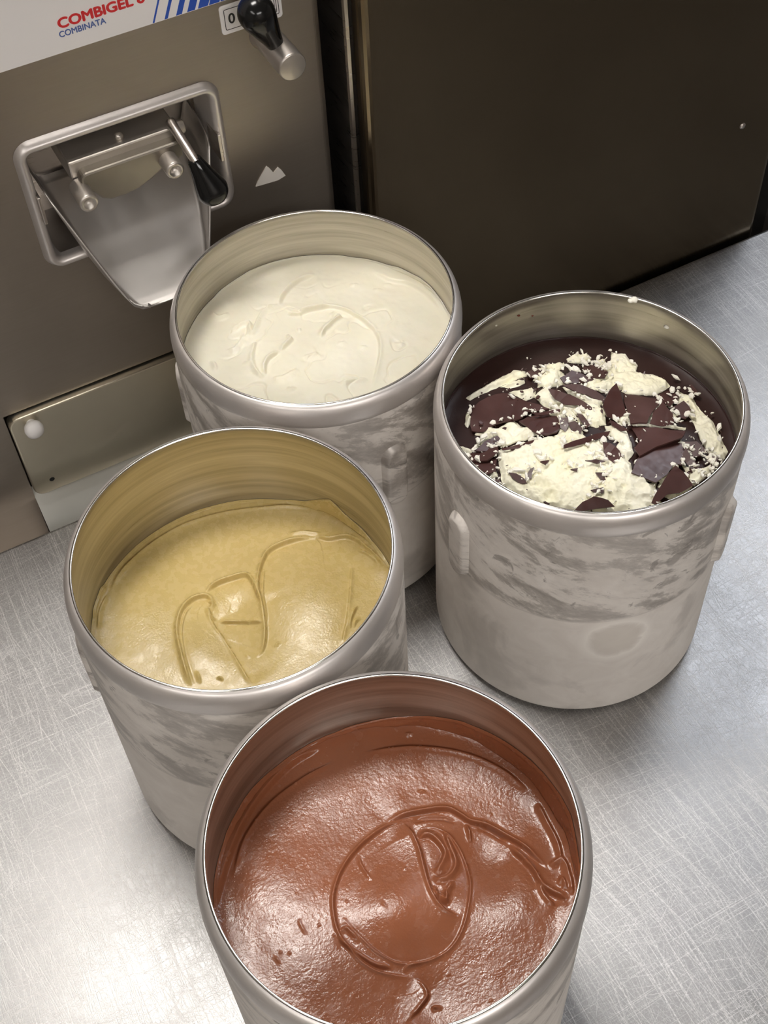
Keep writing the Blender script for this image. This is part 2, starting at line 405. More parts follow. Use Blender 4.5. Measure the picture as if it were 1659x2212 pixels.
# selector switch: steel shaft, black teardrop lever
sx, sz = .2160, .3422
sh = mp(lathe('selector_shaft', [(.0108, 0), (.0108, .002), (.0098, .003), (.0098, .0435), (.0093, .0446), (.0086, .045)], M_cast, mc, 40,
              ((sx, YM, sz), (sx, YM - 1, sz)), cap1=True))
def grip(name, P0, P1, r1, mat, parent, r0=.004):
    Ln = (Vector(P1) - Vector(P0)).length
    pr = [(r0 * .2, -.0004), (r0 * .85, 0.0), (r0, Ln * .03), (r0 + (r1 - r0) * .28, Ln * .25), (r0 + (r1 - r0) * .62, Ln * .45), (r0 + (r1 - r0) * .93, Ln * .65)]
    for k in range(9):
        a = math.pi / 2 * k / 8; pr.append((max(r1 * math.cos(a), .0002), Ln - r1 * .95 + r1 * .95 * math.sin(a) if Ln * .65 < Ln - r1 * .95 else Ln * .7 + Ln * .3 * math.sin(a)))
    return lathe(name, pr, mat, parent, 32, (P0, P1))
gp0 = PY(600, 103, .020); gp1 = PY(537, 2, .013)
mp(grip('lever_grip', gp0, gp1, .0122, M_black, mc, .0052))
q0 = np.array(gp0); q1 = q0 - (np.array(gp1) - q0) * .25
mp(lathe('lever_stem', [(.0022, 0), (.0022, .014)], M_cast, mc, 16, (tuple(q0 + (q0 - q1) * .2), tuple(q1))))
mp(box('lever_slot', (sx - .0042, .0165, sz + .0080), (sx + .0012, .0265, sz + .0099), M_hole, mc))

# spout recess: pressed frame, tray walls
sweep = [(-.0085, YM + .030), (-.0075, YM - .001), (-.0062, YM - .0045), (-.004, YM - .0062), (-.0018, YM - .0052), (.0, YM - .002), (.0008, YM - .0002)]
mp(sweep_rrect('spout_frame', (.0328, .1772, .2188, .3222), .012, sweep, M_rim, mc))
yb = .092
x0, x1, z0, z1 = .0400, .1700, .2262, .3148
v = [(x0, YM, z0), (x1, YM, z0), (x1, YM, z1), (x0, YM, z1), (x0, yb, z0 + .004), (x1, yb, z0 + .004), (x1, yb, z1), (x0, yb, z1)]
mp(mesh('spout_recess', v, [(0, 1, 5, 4), (1, 2, 6, 5), (2, 3, 7, 6), (3, 0, 4, 7), (4, 5, 6, 7)], M_steel, mc))
# gate block
mp(box('gate_bar', (.0640, .0350, .2870), (.1420, .0920, .3030), M_cast, mc, .0012))
pts = []
for k in range(7):
    a = math.pi * (.5 + .5 * k / 6); pts.append((.0735 + .0055 * math.cos(a), .2915 + .0055 * math.sin(a) if k < 4 else .2915 + .0055 * math.sin(a)))
pts += [(.0690, .2860), (.0750, .2800), (.0790, .2735), (.0850, .2705), (.0960, .2700), (.1060, .2715), (.1160, .2755), (.1240, .2800), (.1340, .2830), (.1400, .2850), (.1410, .2950), (.1390, .2970)]
M_gate = brushed('gate_door_steel', (.27, .245, .21), .45, (1, 1, 1), 40, .08, .03)
mp(prism_y('gate_door', pts, .0270, .050, M_gate, mc, .0016))
for bx, bz in ((.0668, .2842), (.1290, .2860)):
    b_ = mp(lathe('bolt', [(.0066, 0), (.0066, .0195), (.006, .0208), (.0036, .0210), (.0034, .0165)], M_cast, mc, 28, ((bx, .034, bz), (bx, -1, bz)), cap1=True))
hb = PY(251, 290, .0500)
mp(lathe('pin_head', [(.0030, 0), (.0030, .004), (.0022, .0052), (.0003, .0056)], M_cast, mc, 20, ((hb[0], .046, .3022), (hb[0], .040, .3075))))
# gate lever
r0, r1_, r2 = PY(370, 266, .034), PY(418, 342, .006), PY(474, 437, -.004)
ln = float(np.linalg.norm(r1_ - r0))
mp(lathe('gate_lever', [(.0005, -.003), (.0030, -.0022), (.0034, 0), (.0032, ln * .5), (.0030, ln + .004)], M_steel, mc, 20, (tuple(r0), tuple(r1_))))
mp(lathe('lever_hub', [(.005, 0), (.005, .006), (.0042, .007)], M_cast, mc, 24, ((.1410, .040, .2985), (1, .040, .2985)), cap1=True))
mp(grip('gate_grip', tuple(r1_), tuple(r2), .0112, M_black, mc, .0050))
# chute: folded sheet with flared sides
CXM = .105
secs = [(.090, .2600, .0500, .0430, .2840), (.060, .2395, .0555, .0445, .2840), (.045, .2285, .0590, .0455, .2810), (.038, .2237, .0608, .0470, .2765),
        (.020, .2120, .0668, .0590, .2440), (.008, .2045, .0722, .0682, .2185), (.002, .2010, .0752, .0732, .2065), (-.002, .1988, .0775, .0768, .2005), (-.0045, .1975, .0815, .0812, .1980), (-.0055, .1970, .0870, .0868, .1972)]
sa = np.array(secs); kf = np.clip((.045 - sa[:, 0]) / .045, 0, 1); sa[:, 0] += .0035 * kf; sa[:, 1] -= .0032 * kf; sa[:, 4] -= .0032 * kf; tq = np.arange(len(sa)); ti = np.linspace(0, len(sa) - 1, 46)
secs = [tuple(np.interp(t, tq, sa[:, c]) for c in range(5)) for t in ti]
v, f = [], []
for (y, zf, xf, xt, zt) in secs:
    hw, ht = CXM - xf, CXM - xt
    ring = [(-ht, zt), (-ht * .55 - hw * .45, zt * .55 + zf * .45), (-hw - .0006, zf + .0035), (-hw + .0008, zf + .0008), (-hw + .004, zf), (-hw * .4, zf - .0002), (0, zf - .0003)]
    ring += [(-a, b) for a, b in ring[-2::-1]]
    for a, b in ring: v.append((CXM + a, y, b))
m_ = 13
for i in range(len(secs) - 1):
    for k in range(m_ - 1): f.append((i * m_ + k, i * m_ + k + 1, (i + 1) * m_ + k + 1, (i + 1) * m_ + k))
ch = mp(mesh('chute', v, f, M_chute, mc, True))
sol = ch.modifiers.new('sheet', 'SOLIDIFY'); sol.thickness = .0014; sol.offset = 0
for s in (-1, 1):
    xx = CXM + s * .0655
    mp(box('chute_tab', (xx - .0012, .036, .262), (xx + .0012, .060, .284), M_steel, mc, .0005))
# torn sticker scrap
tp = [(552, 402), (556, 392), (575, 358), (581, 362), (590, 372), (600, 360), (607, 366), (616, 378), (600, 388), (570, 397)]
mp(prism_y('torn_label', [tuple(PY(x, y, YM)[[0, 2]]) for x, y in tp], YM - .0008, YM, M_paper, mc))
for o in MP: o.location.z -= FZ
def under(pname, *names):
    p = next(o for o in MP if o.name.split('.')[0] == pname)
    for o in MP:
        if o.name.split('.')[0] in names: o.parent = p; o.location.z = 0
under('fascia', 'title_lettering', 'subtitle_lettering', 'stripe')
under('legend_plate', 'legend_border', 'legend_digit', 'legend_tick')
under('selector_shaft', 'lever_grip', 'lever_stem', 'lever_slot')
under('gate_lever', 'gate_grip', 'lever_hub')
under('cover_panel', 'knob', 'screw_hole')
under('gate_door', 'bolt')

# ------------------------------------------------------------------ steel cabinet (right)
fr = empty('steel_cabinet', 'tall brushed stainless steel cabinet with a plain door beside the batch freezer', 'cabinet', (0, 0, FZ))
YC = .0100
DX0, DX1 = .2710, .6715
def fp(o): o.location.z -= FZ; return o
fp(box('door', (DX0, YC, FZ + .14), (DX1, YC + .018, 0.58), M_door, fr, .006, 4))
fp(box('gasket', (DX0 + .008, YC + .018, FZ + .15), (DX1 - .008, YC + .027, 0.57), M_gasket, fr))
fp(box('body', (DX0 + .001, YC + .027, FZ + .10), (DX1, 0.82, 0.60), M_steel, fr, .003))
for x in (DX0 + .05, DX1 - .05):
    for y in (.13, .74): fp(lathe('foot', [(.022, 0), (.022, .02), (.014, .03), (.014, .102)], M_black, fr, 16, ((x, y, FZ), (x, y, FZ + 1)), cap0=True))
sp = PY(1604, 272, YC)
fp(lathe('reflection_speck', [(.0030, 0), (.0026, .0008), (.0012, .0014), (.0002, .0016)], M_steel, fr, 16, ((sp[0], YC, sp[2]), (sp[0], YC - 1, sp[2]))))  # small raised dot modelled in place of a speck of reflection on the door

# ------------------------------------------------------------------ gelato cans
RI, RO, CH = .0925, .0987, .2295
RW = .0968                      # inner wall radius
CANS = {'A': (.17630, -.09120), 'B': (.04352, -.25186), 'C': (.28900, -.25450), 'D': (.04092, -.45228)}
def prof_outer():
    p = [(.001, .0015), (RO - .014, .0015), (RO - .0115, 0)]
    for k in range(9):
        a = math.pi / 2 * k / 8; p.append((RO - .009 + .009 * math.sin(a), .009 - .009 * math.cos(a)))
    p += [(RO, .03 + .16 * k / 8) for k in range(9)] + [(RO, CH - .0165)]
    return p
def prof_rim():
    p = [(RO, CH - .0165), (RO + .0004, CH - .0155)]
    for k in range(11):
        a = math.radians(84) * k / 10; p.append((RI + .0005 + (RO + .0004 - RI - .0005) * math.cos(a) ** .9, CH - .0130 + .0128 * math.sin(a)))
    return p
def prof_edge():
    return [(RI + .0011, CH - .0004), (RI + .0006, CH + .0002), (RI - .0001, CH + .0001), (RI - .0003, CH - .0008)]
def prof_inner():
    p = [(RI - .0003, CH - .0008)]
    for k in range(1, 8):
        a = math.pi / 2 * k / 7; p.append((RI - .0003 + (RW - RI + .0003) * math.sin(a), CH - .0018 - .012 * (1 - math.cos(a))))
    p += [(RW, CH - .03), (RW, .012), (RW - .008, .004), (.001, .004)]
    return p
def boss(name, ang, mat, parent):
    """pressed oblong boss on the can wall"""
    nu, nv = 17, 33; W_, H_, zc, hgt = .0105, .031, .147, .0042; v, f = [], []
    for j in range(nv):
        for i in range(nu):
            u = -1 + 2 * i / (nu - 1); t = -1 + 2 * j / (nv - 1)
            x, z = u * W_, t * H_
            zz = max(0, abs(z) - (H_ - W_)); d = math.hypot(x, zz) / W_
            hh = hgt * max(0.0, min(1.0, (1 - d) * 2.6)); hh = hgt * (3 * (hh / hgt) ** 2 - 2 * (hh / hgt) ** 3) - (.0006 if d >= .98 else 0)
            a = math.radians(ang) + x / RO; r = RO + hh
            v.append((r * math.cos(a), r * math.sin(a), zc + z))
    for j in range(nv - 1):
        for i in range(nu - 1): f.append((j * nu + i, j * nu + i + 1, (j + 1) * nu + i + 1, (j + 1) * nu + i))
    return mesh(name, v, f, mat, parent, True)
M_speck = plain('cream_residue', (.88, .85, .74), .5); M_speck2 = plain('chocolate_residue', (.16, .04, .02), .5)
can_desc = {'A': ('steel gelato can full of white cream gelato beside the batch freezer spout', (-87, 33, 153), 3.1),
            'B': ('frosted steel gelato can holding tan caramel-coloured gelato', (-75, 45, 165), 7.7),
            'C': ('frosted steel gelato can topped with dark chocolate shards and cream', (-176, -56, 64), 12.4),
            'D': ('steel gelato can holding glossy brown chocolate gelato', (100, -20, -140), 19.2)}
for key, (lab, angs, seed) in can_desc.items():
    cx, cy = CANS[key]
    e = empty('gelato_can', lab, 'can', (cx, cy, .0002), 'steel gelato cans on the work table')
    fm = frost_mat('frosted_can_steel_' + key.lower(), seed, stamp=(-107.5, .096, .021, .021) if key == 'C' else None)
    lathe('body', prof_outer(), fm, e, 160)
    lathe('inner_wall', prof_inner(), M_inner, e, 160)
    rm = lathe('rim', prof_rim(), M_rim, e, 160)
    lathe('lip_edge', prof_edge(), M_edge, rm, 160)
    for px, py, hh, rr, mt in {'C': [(1370, 648, CH, .0026, M_speck), (1362, 650, CH, .0018, M_speck), (1521, 1056, CH - .004, .0009, M_speck2), (1120, 681, None, .0011, M_speck2), (1150, 682, None, .0008, M_speck2), (1440, 706, None, .0019, M_speck), (1072, 703, None, .0008, M_speck)],
                               'B': [(800, 1341, CH - .002, .0018, M_speck)]}.get(key, []):
        if hh is None:
            best = min((abs(math.hypot(*(PZ(px, py, z)[:2] - np.array([cx, cy]))) - RW), z) for z in np.linspace(.15, .225, 300)); hh = best[1]
        c_ = PZ(px, py, hh) - np.array([cx, cy, .0002])
        bm = bmesh.new(); bmesh.ops.create_icosphere(bm, subdivisions=2, radius=rr)
        for v_ in bm.verts:
            d_ = 1 + .35 * mnoise.noise(v_.co * 900 + Vector((px, py, 0))); v_.co = v_.co * d_; v_.co.z *= .7; v_.co += Vector(c_)
        frombm('residue_speck', bm, mt, e, True)
    for a in angs: boss('grip_boss', a, fm, e)

# ------------------------------------------------------------------ gelato surfaces
def catmull(P, n=8):
    P = np.array(P, float)
    if len(P) < 3: return P
    Q = np.vstack([2 * P[0] - P[1], P, 2 * P[-1] - P[-2]]); out = []
    for i in range(1, len(Q) - 2):
        p0, p1, p2, p3 = Q[i - 1:i + 3]
        for t in np.linspace(0, 1, n, endpoint=False):
            out.append(.5 * ((2 * p1) + (-p0 + p2) * t + (2 * p0 - 5 * p1 + 4 * p2 - p3) * t * t + (-p0 + 3 * p1 - 3 * p2 + p3) * t ** 3))
    out.append(P[-1]); return np.array(out)
def polydist(X, Y, P):
    """signed distance (left positive) and arc parameter to an open polyline"""
    best = np.full(X.shape, 1e9); sg = np.ones(X.shape); tt = np.zeros(X.shape)
    seg = np.hypot(*(P[1:] - P[:-1]).T); tot = seg.sum(); acc = 0
    for a, b, l in zip(P[:-1], P[1:], seg):
        if l < 1e-9: continue
        ux, uy = (b - a) / l; dx, dy = X - a[0], Y - a[1]
        t = np.clip(dx * ux + dy * uy, 0, l); qx, qy = dx - t * ux, dy - t * uy
        d = qx * qx + qy * qy; k = d < best
        best = np.where(k, d, best); sg = np.where(k, np.sign(ux * dy - uy * dx), sg); tt = np.where(k, (acc + t) / tot, tt)
        acc += l
    return np.sqrt(best), sg, tt
def vnoise(X, Y, sc_, seed, octv=3):
    """cheap smooth value noise with numpy"""
    out = np.zeros_like(X); amp = 1.0; tot = 0
    for o in range(octv):
        rs = np.random.RandomState(seed + o * 17); G = rs.rand(64, 64)
        x, y = X * sc_ + 100.3, Y * sc_ + 77.7; xi, yi = np.floor(x).astype(int), np.floor(y).astype(int)
        fx, fy = x - xi, y - yi; fx, fy = fx * fx * (3 - 2 * fx), fy * fy * (3 - 2 * fy)
        g = lambda a, b: G[a % 64, b % 64]
        out += amp * ((g(xi, yi) * (1 - fx) + g(xi + 1, yi) * fx) * (1 - fy) + (g(xi, yi + 1) * (1 - fx) + g(xi + 1, yi + 1) * fx) * fy)
        tot += amp; amp *= .5; sc_ *= 2.03
    return out / tot - .5
def sstep(t): t = np.clip(t, 0, 1); return t * t * (3 - 2 * t)

class Surf:
    def __init__(self, key, level, scale, off, nr=250, nt=760):
        self.c = np.array(CANS[key]); self.z = level; self.s = scale; self.o = off
        self.R = RW - .0006
        r = np.linspace(0, 1, nr) ** .8 * self.R; r[0] = 1e-5
        th = np.linspace(0, 2 * np.pi, nt, endpoint=False); self.nr, self.nt, self.th = nr, nt, th
        self.r, self.T = np.meshgrid(r, th, indexing='ij'); self.X, self.Y = self.r * np.cos(self.T), self.r * np.sin(self.T)
        self.h = np.zeros_like(self.X); self.gk = 1.0; self.sk = 1.0; self.hk = 1.0
    def loc(self, pts, z=None):
        """photo-crop pixels to the gelato plane, local to the can axis"""
        z = self.z if z is None else z
        return np.array([PZ(self.o[0] + x * self.s, self.o[1] + y * self.s, z)[:2] - self.c for x, y in pts])
    def near(self, P, m):
        lo, hi = P.min(0) - m, P.max(0) + m
        return (self.X > lo[0]) & (self.X < hi[0]) & (self.Y > lo[1]) & (self.Y < hi[1])
    def stroke(self, pts, h=.002, w=.0012, groove=0.0, gw=.0016, goff=.0022, side=1, step=0.0, decay=.012, taper=.15, jag=0.0, seed=1):
        P = catmull(self.loc(pts)); ln_ = np.hypot(*(P[1:] - P[:-1]).T).sum(); taper = max(taper, min(.5, .005 / ln_)); m = max(4 * w, decay * 3.5 if step else 0, (goff + 3 * gw) if groove else 0)
        k = self.near(P, m); X, Y = self.X[k], self.Y[k]
        if jag: X = X + jag * vnoise(X, Y, 260, seed); Y = Y + jag * vnoise(X, Y, 260, seed + 5)
        d, sg, t = polydist(X, Y, P); sd = d * sg * side
        tp = sstep(t / max(taper, 1e-3)) * sstep((1 - t) / max(taper, 1e-3)) if taper else 1.0
        # crest leans towards the groove side
        ww = np.where(sd > 0, w * .8, w * 1.9)
        dh = 1.5 * self.hk * h * np.exp(-(sd / ww) ** 2); groove = .55 * groove * (self.gk if h > 0 else 1.3); step = step * self.sk
        if groove: dh = dh - groove * np.exp(-((sd - goff) / gw) ** 2)
        if step: dh = dh + step * (sstep(.5 - sd / (w * 1.6)) - .5) * np.exp(-(d / decay) ** 1.5) * 1.0
        self.h[k] += dh * tp
    def bowl(self, px, rad, amp, pw=2):
        P = self.loc([px])[0]; d = np.hypot(self.X - P[0], self.Y - P[1])
        self.h += amp * np.exp(-(d / rad) ** pw)
    def finish(self, name, mat, label, cat, wall, rise=.004, rw=.006, lip=.0012, seed=3, parent=None, color=None, amp=.0006):
        """wall = [(photo px)] marking the top of the film left on the can wall"""
        th, nr, nt = self.th, self.nr, self.nt
        self.h += rise * np.exp(-(self.R - self.r) / rw)
        e = sstep((self.R - self.r) / .004)
        edge = self.z + self.h[-1]
        A, Zt = [], []
        for px in wall:
            best = None
            for z in np.linspace(.10, .2285, 500):
                P = PZ(*px, z)[:2] - self.c; q = np.hypot(*P) - self.R
                if best is None or abs(q) < best[0]: best = (abs(q), math.atan2(P[1], P[0]), z)
            A.append(best[1] % (2 * np.pi)); Zt.append(best[2])
        A, Zt = np.array(A), np.array(Zt); i = np.argsort(A); A, Zt = A[i], Zt[i]
        top = np.interp(th, np.r_[A[-1] - 2 * np.pi, A, A[0] + 2 * np.pi], np.r_[Zt[-1], Zt, Zt[0]])
        top = top + amp * 2.4 * vnoise(np.cos(th) * .1, np.sin(th) * .1, 60, seed + 2, 3)
        top = np.maximum(top, edge + .0008)
        RR, ZZ = [self.r], [self.z + self.h]
        K = 14
        for k in range(1, K + 1):
            t = k / K
            film = lip * (1 - t) ** .7 * (1.0 + 1.1 * vnoise(np.cos(th) * .1, np.sin(th) * .1 + t * .02, 90, seed + 9, 2))
            bead = .0009 * np.exp(-((t - .90) / .07) ** 2)
            RR.append((self.R + .0005 - film - bead)[None, :]); ZZ.append((edge + (top - edge) * t)[None, :])
        R_, Z_ = np.vstack(RR), np.vstack(ZZ); T_ = np.vstack([self.T, np.repeat(th[None, :], K, 0)])
        n = R_.shape[0]
        co = np.stack([R_ * np.cos(T_), R_ * np.sin(T_), Z_ - self.z], -1).reshape(-1, 3)
        ii, jj = np.meshgrid(np.arange(n - 1), np.arange(nt), indexing='ij'); j2 = (jj + 1) % nt
        fa_ = np.stack([ii * nt + jj, (ii + 1) * nt + jj, (ii + 1) * nt + j2, ii * nt + j2], -1).reshape(-1, 4)
        me = bpy.data.meshes.new(name); me.vertices.add(len(co)); me.vertices.foreach_set('co', co.ravel())
        me.loops.add(fa_.size); me.loops.foreach_set('vertex_index', fa_.ravel().astype(np.int32))
        me.polygons.add(len(fa_)); me.polygons.foreach_set('loop_start', np.arange(0, fa_.size, 4, dtype=np.int32))
        me.polygons.foreach_set('use_smooth', np.ones(len(fa_), bool))
        me.update(calc_edges=True); me.validate(); me.materials.append(mat)
        if color is not None:
            at = me.attributes.new('cream', 'FLOAT', 'POINT'); at.data.foreach_set('value', np.r_[color.ravel(), np.zeros(K * nt)].astype(np.float32))
        o = bpy.data.objects.new(name, me); COL.objects.link(o); o.location = (*self.c, self.z)
        if label: tag(o, label, cat, None)
        return o

# --- white cream gelato
S = Surf('A', .180, 700 / 1659, (350, 430)); S.gk = .25; S.sk = .8; S.hk = .8
S.h += .0035 * vnoise(S.X, S.Y, 22, 5, 2) + .0010 * vnoise(S.X, S.Y, 70, 8, 3)
S.bowl((800, 760), .065, .004)
S.h -= .0006 * np.exp(-(vnoise(S.X, S.Y, 38, 91, 3) / .025) ** 2) * sstep((.075 - S.r) / .02)
S.stroke([(600, 560), (700, 600), (860, 580), (950, 600), (1040, 650), (1100, 710), (1118, 780), (1105, 860), (1080, 960), (1060, 1000)], .0008, .0011, .0007, .0018, .002, -1, .0016, .012)
S.stroke([(640, 612), (690, 612), (760, 595), (860, 578)], .0016, .0010, .0016, .0012, .0018, -1, .0, jag=.001)
S.stroke([(815, 745), (835, 705), (875, 665), (912, 632), (885, 618), (850, 615)], .0018, .0013, .0026, .0020, .0026, -1, jag=.0008)
S.stroke([(530, 925), (532, 870), (560, 830), (610, 808)], .0016, .0011, .0020, .0014, .0018, -1, .001, jag=.001)
S.stroke([(605, 805), (635, 778), (668, 742), (640, 715)], .0014, .0010, .0018, .0012, .0018, -1, .001, jag=.001)
S.stroke([(490, 740), (468, 800), (470, 860), (500, 910), (535, 930)], .0014, .0012, .001, .0015, .002, 1, .0012, jag=.0012)
S.stroke([(345, 700), (390, 660), (450, 650), (465, 700), (500, 620), (550, 572), (610, 560)], .0016, .0013, .0012, .0016, .002, 1, .0010, jag=.0016)
S.stroke([(600, 565), (620, 520), (660, 465), (710, 425), (790, 398)], .0006, .0014, .0, side=-1, step=.0028, decay=.016)
S.stroke([(330, 790), (380, 770), (430, 700)], .0012, .0014, .001, .0014, .002, 1, jag=.002)
S.stroke([(690, 690), (720, 688)], .0009, .0012, taper=.3); S.stroke([(720, 840), (790, 820), (760, 835)], .0008, .0014, .0006, jag=.001)
S.stroke([(900, 970), (980, 940), (1060, 930)], .0010, .0014, .0008, jag=.002); S.stroke([(560, 940), (640, 930), (700, 890)], .0008, .0018, .0006, jag=.002)
S.stroke([(240, 840), (270, 850), (280, 890)], .0012, .0012, .0008)
S.stroke([(250, 580), (290, 610), (350, 590)], .0012, .0014, 0)
S.stroke([(1080, 370), (1160, 420), (1260, 440), (1360, 500), (1440, 590)], .0010, .0020, .0010, .002, .003, -1)
for px, py in ((960, 450), (1080, 470), (1130, 440), (1200, 740), (420, 850), (900, 760), (640, 980), (1010, 770)):
    S.stroke([(px, py), (px + 25, py + 8), (px + 40, py - 6)], .0007, .0012, .0005, jag=.001)
S.h *= 1.45
M_cream = gelato_mat('white_cream_gelato', (.80, .755, .60), (.84, .80, .66), .42, 420, .16, .2)
S.finish('cream_gelato', M_cream, 'white cream gelato swirled smooth in the can beside the spout', 'gelato',
         [(425, 725), (480, 650), (560, 592), (640, 570), (700, 566), (780, 570), (860, 578), (930, 620), (965, 672)], .003, .006, .0016, 11)

# --- tan caramel-coloured gelato
S = Surf('B', .150, 780 / 1659, (120, 900)); S.gk = .12; S.sk = .6; S.hk = .85
S.h += .0026 * vnoise(S.X, S.Y, 20, 15, 2) + .0003 * vnoise(S.X, S.Y, 90, 18, 2)
S.bowl((1190, 830), .038, .0050); S.bowl((380, 930), .045, .0040); S.bowl((830, 900), .013, -.0030); S.bowl((860, 1030), .014, -.0020); S.bowl((660, 1100), .016, .002)
S.stroke([(1200, 568), (1130, 568), (1050, 588), (985, 622), (955, 672), (940, 735), (937, 800), (950, 860), (962, 930), (967, 1000), (955, 1070), (915, 1115)], .0018, .0009, .0007, .0016, .0024, 1, .0040, .014)
S.stroke([(960, 700), (957, 760), (955, 820), (966, 890), (976, 950)], .0010, .0007, .0005, .0008, .0012, 1)
S.stroke([(688, 818), (740, 775), (800, 752), (870, 738), (902, 765), (925, 820), (950, 880)], .0018, .0008, .0016, .0016, .0024, -1, .0046, .012)
S.stroke([(722, 890), (718, 850), (690, 832), (640, 845), (600, 880), (575, 930), (566, 1000), (580, 1080), (600, 1160), (628, 1250)], .0022, .0009, .0008, .0014, .0022, 1, .0022, .012)
S.stroke([(640, 866), (606, 902), (588, 952), (583, 1010), (594, 1090), (613, 1165), (640, 1245)], .0010, .0006, .0010, .0009, .0014, 1)
S.stroke([(695, 895), (730, 960), (780, 1030), (830, 1110), (880, 1195), (910, 1240)], .0008, .0009, .0008, .0016, .0024, 1, .0040, .012)
S.stroke([(745, 942), (800, 938), (870, 942), (958, 958)], .0010, .0008, .0008, .0012, .0018, -1, .0026, .009)
S.stroke([(700, 875), (708, 905), (735, 940)], .0022, .0009, .0030, .0012, .002, 1, jag=.0015)
S.stroke([(690, 850), (720, 868), (700, 890)], .0018, .0008, .0020, .0010, .0015, -1, jag=.0015)
S.stroke([(1190, 578), (1205, 562), (1260, 570), (1330, 560), (1390, 585), (1450, 640), (1520, 710)], .0012, .0008, .0012, .0012, .0018, -1, .0030, .011, jag=.0008)
S.stroke([(1070, 548), (1130, 535), (1190, 540), (1230, 545)], .0010, .0012, .0006); S.stroke([(1380, 622), (1430, 642), (1490, 690)], .0014, .0008, .001, .001, .0016, -1)
S.stroke([(1360, 690), (1352, 850), (1337, 960), (1315, 1050)], .0008, .0008, .0006, .0012, .0018, -1, .0018, .008)
S.stroke([(1390, 880), (1365, 930), (1352, 990)], .0018, .0008, .0014, .0010, .0016, 1); S.stroke([(1410, 935), (1380, 955), (1372, 985)], .0014, .0008, .001)
S.stroke([(645, 1170), (660, 1195), (668, 1235)], .0012, .0007, .0008, .0008, .0012, 1); S.stroke([(742, 1215), (752, 1203), (766, 1210), (760, 1222)], .0014, .0007, .0016, .0009, .0012, 1)
S.stroke([(1005, 1070), (1022, 1045), (1042, 1052)], .0010, .0008, .0008); S.stroke([(868, 1085), (898, 1105)], .0006, .0008, .0008)
S.stroke([(250, 850), (300, 740), (390, 640), (490, 560), (620, 490), (800, 440), (1000, 420), (1120, 425), (1230, 450)], .0012, .0012, .0008, .0016, .0024, 1, .0024, .014)
S.stroke([(180, 960), (200, 870), (240, 800)], .0016, .0010, .0010, .0012, .002, 1, .001); S.stroke([(205, 1000), (215, 920), (250, 840)], .0012, .0010, .0008, .0012, .002, 1)
M_tan = gelato_mat('tan_gelato', (.575, .432, .165), (.595, .452, .177), .26, 700, .33, .10, (.003, .002, .0008))
S.finish('caramel_gelato', M_tan, 'tan caramel-coloured gelato with a curled ridge on top', 'gelato',
         [(215, 1330), (262, 1240), (330, 1170), (410, 1110), (500, 1088), (590, 1080), (660, 1084), (712, 1080), (745, 1112), (800, 1165), (832, 1235)], .004, .006, .0022, 31, amp=.0014)

# --- brown chocolate gelato
S = Surf('D', .164, 900 / 1659, (400, 1400)); S.gk = .3; S.sk = .62; S.hk = .8
S.h += .0024 * vnoise(S.X, S.Y, 18, 25, 2) + .0003 * vnoise(S.X, S.Y, 90, 28, 2)
S.bowl((400, 1000), .038, .0050); S.bowl((520, 1340), .034, .0042); S.bowl((1330, 1020), .030, .0035); S.bowl((840, 1040), .020, .0050); S.bowl((1190, 850), .018, -.0030)
S.stroke([(890, 690), (820, 702), (750, 745), (680, 810), (625, 895), (597, 985), (596, 1060), (612, 1135), (645, 1190), (705, 1255), (770, 1292), (850, 1306), (910, 1310)], .0012, .0007, .0006, .0014, .0020, 1, .0030, .012)
S.stroke([(612, 1062), (680, 1135), (760, 1212), (850, 1256), (950, 1250), (1050, 1200), (1108, 1105), (1133, 965), (1122, 880), (1090, 800), (1045, 742), (985, 712), (925, 715)], .0010, .0006, .0006, .0010, .0015, 1, .0016, .008)
S.stroke([(790, 705), (870, 667), (960, 647), (1040, 640), (1095, 665), (1135, 690), (1200, 705), (1270, 745), (1340, 790), (1400, 845), (1445, 885)], .0016, .0008, .0016, .0014, .0022, -1, .0040, .014)
S.stroke([(885, 682), (960, 662), (1030, 662), (1100, 684)], .0, .001, .0026, .0013, .0016, -1, taper=.3)
S.stroke([(868, 690), (905, 732), (935, 800), (950, 860), (965, 920), (988, 985), (1032, 1042), (1095, 1075)], .0014, .0009, .0014, .0014, .0022, 1, .0044, .012)
S.stroke([(920, 755), (975, 742), (1030, 800), (1022, 850), (990, 900)], .0022, .0012, .0010, .0010, .0018, -1, .0014, .006)
S.stroke([(1030, 725), (1052, 785), (1075, 850), (1055, 900), (1010, 918), (985, 905)], .0022, .0011, .0010, .0010, .0018, -1, .0014, .006)
S.stroke([(980, 960), (1010, 985), (1040, 1000), (1045, 960), (1070, 920)], .0020, .0009, .0016, .0010, .0016, 1, jag=.002)
S.stroke([(985, 940), (1000, 975), (1005, 1015)], .0018, .0009, .0014, .001, .0016, 1, jag=.0015); S.stroke([(1035, 940), (1040, 985), (1050, 1025)], .0014, .0008, .0010, .001, .0016, 1, jag=.0015)
S.stroke([(1118, 688), (1133, 730), (1137, 772)], .0022, .0007, .0, taper=.3)
S.stroke([(1160, 700), (1220, 715), (1290, 762)], .0, .001, .0018, .0011, .0014, -1, taper=.3)
S.stroke([(1288, 785), (1370, 872), (1412, 942), (1470, 988), (1535, 1012)], .0020, .0010, .0014, .0014, .0022, -1, .0026, .010, jag=.0008)
S.stroke([(1400, 930), (1440, 1000), (1480, 1045)], .0014, .0010, .0012, .0012, .0018, 1, .0016, .006, jag=.001)
S.stroke([(1440, 880), (1500, 850), (1530, 930), (1540, 1000)], .0016, .0013, .0006, .0012, .002, 1, jag=.0008)
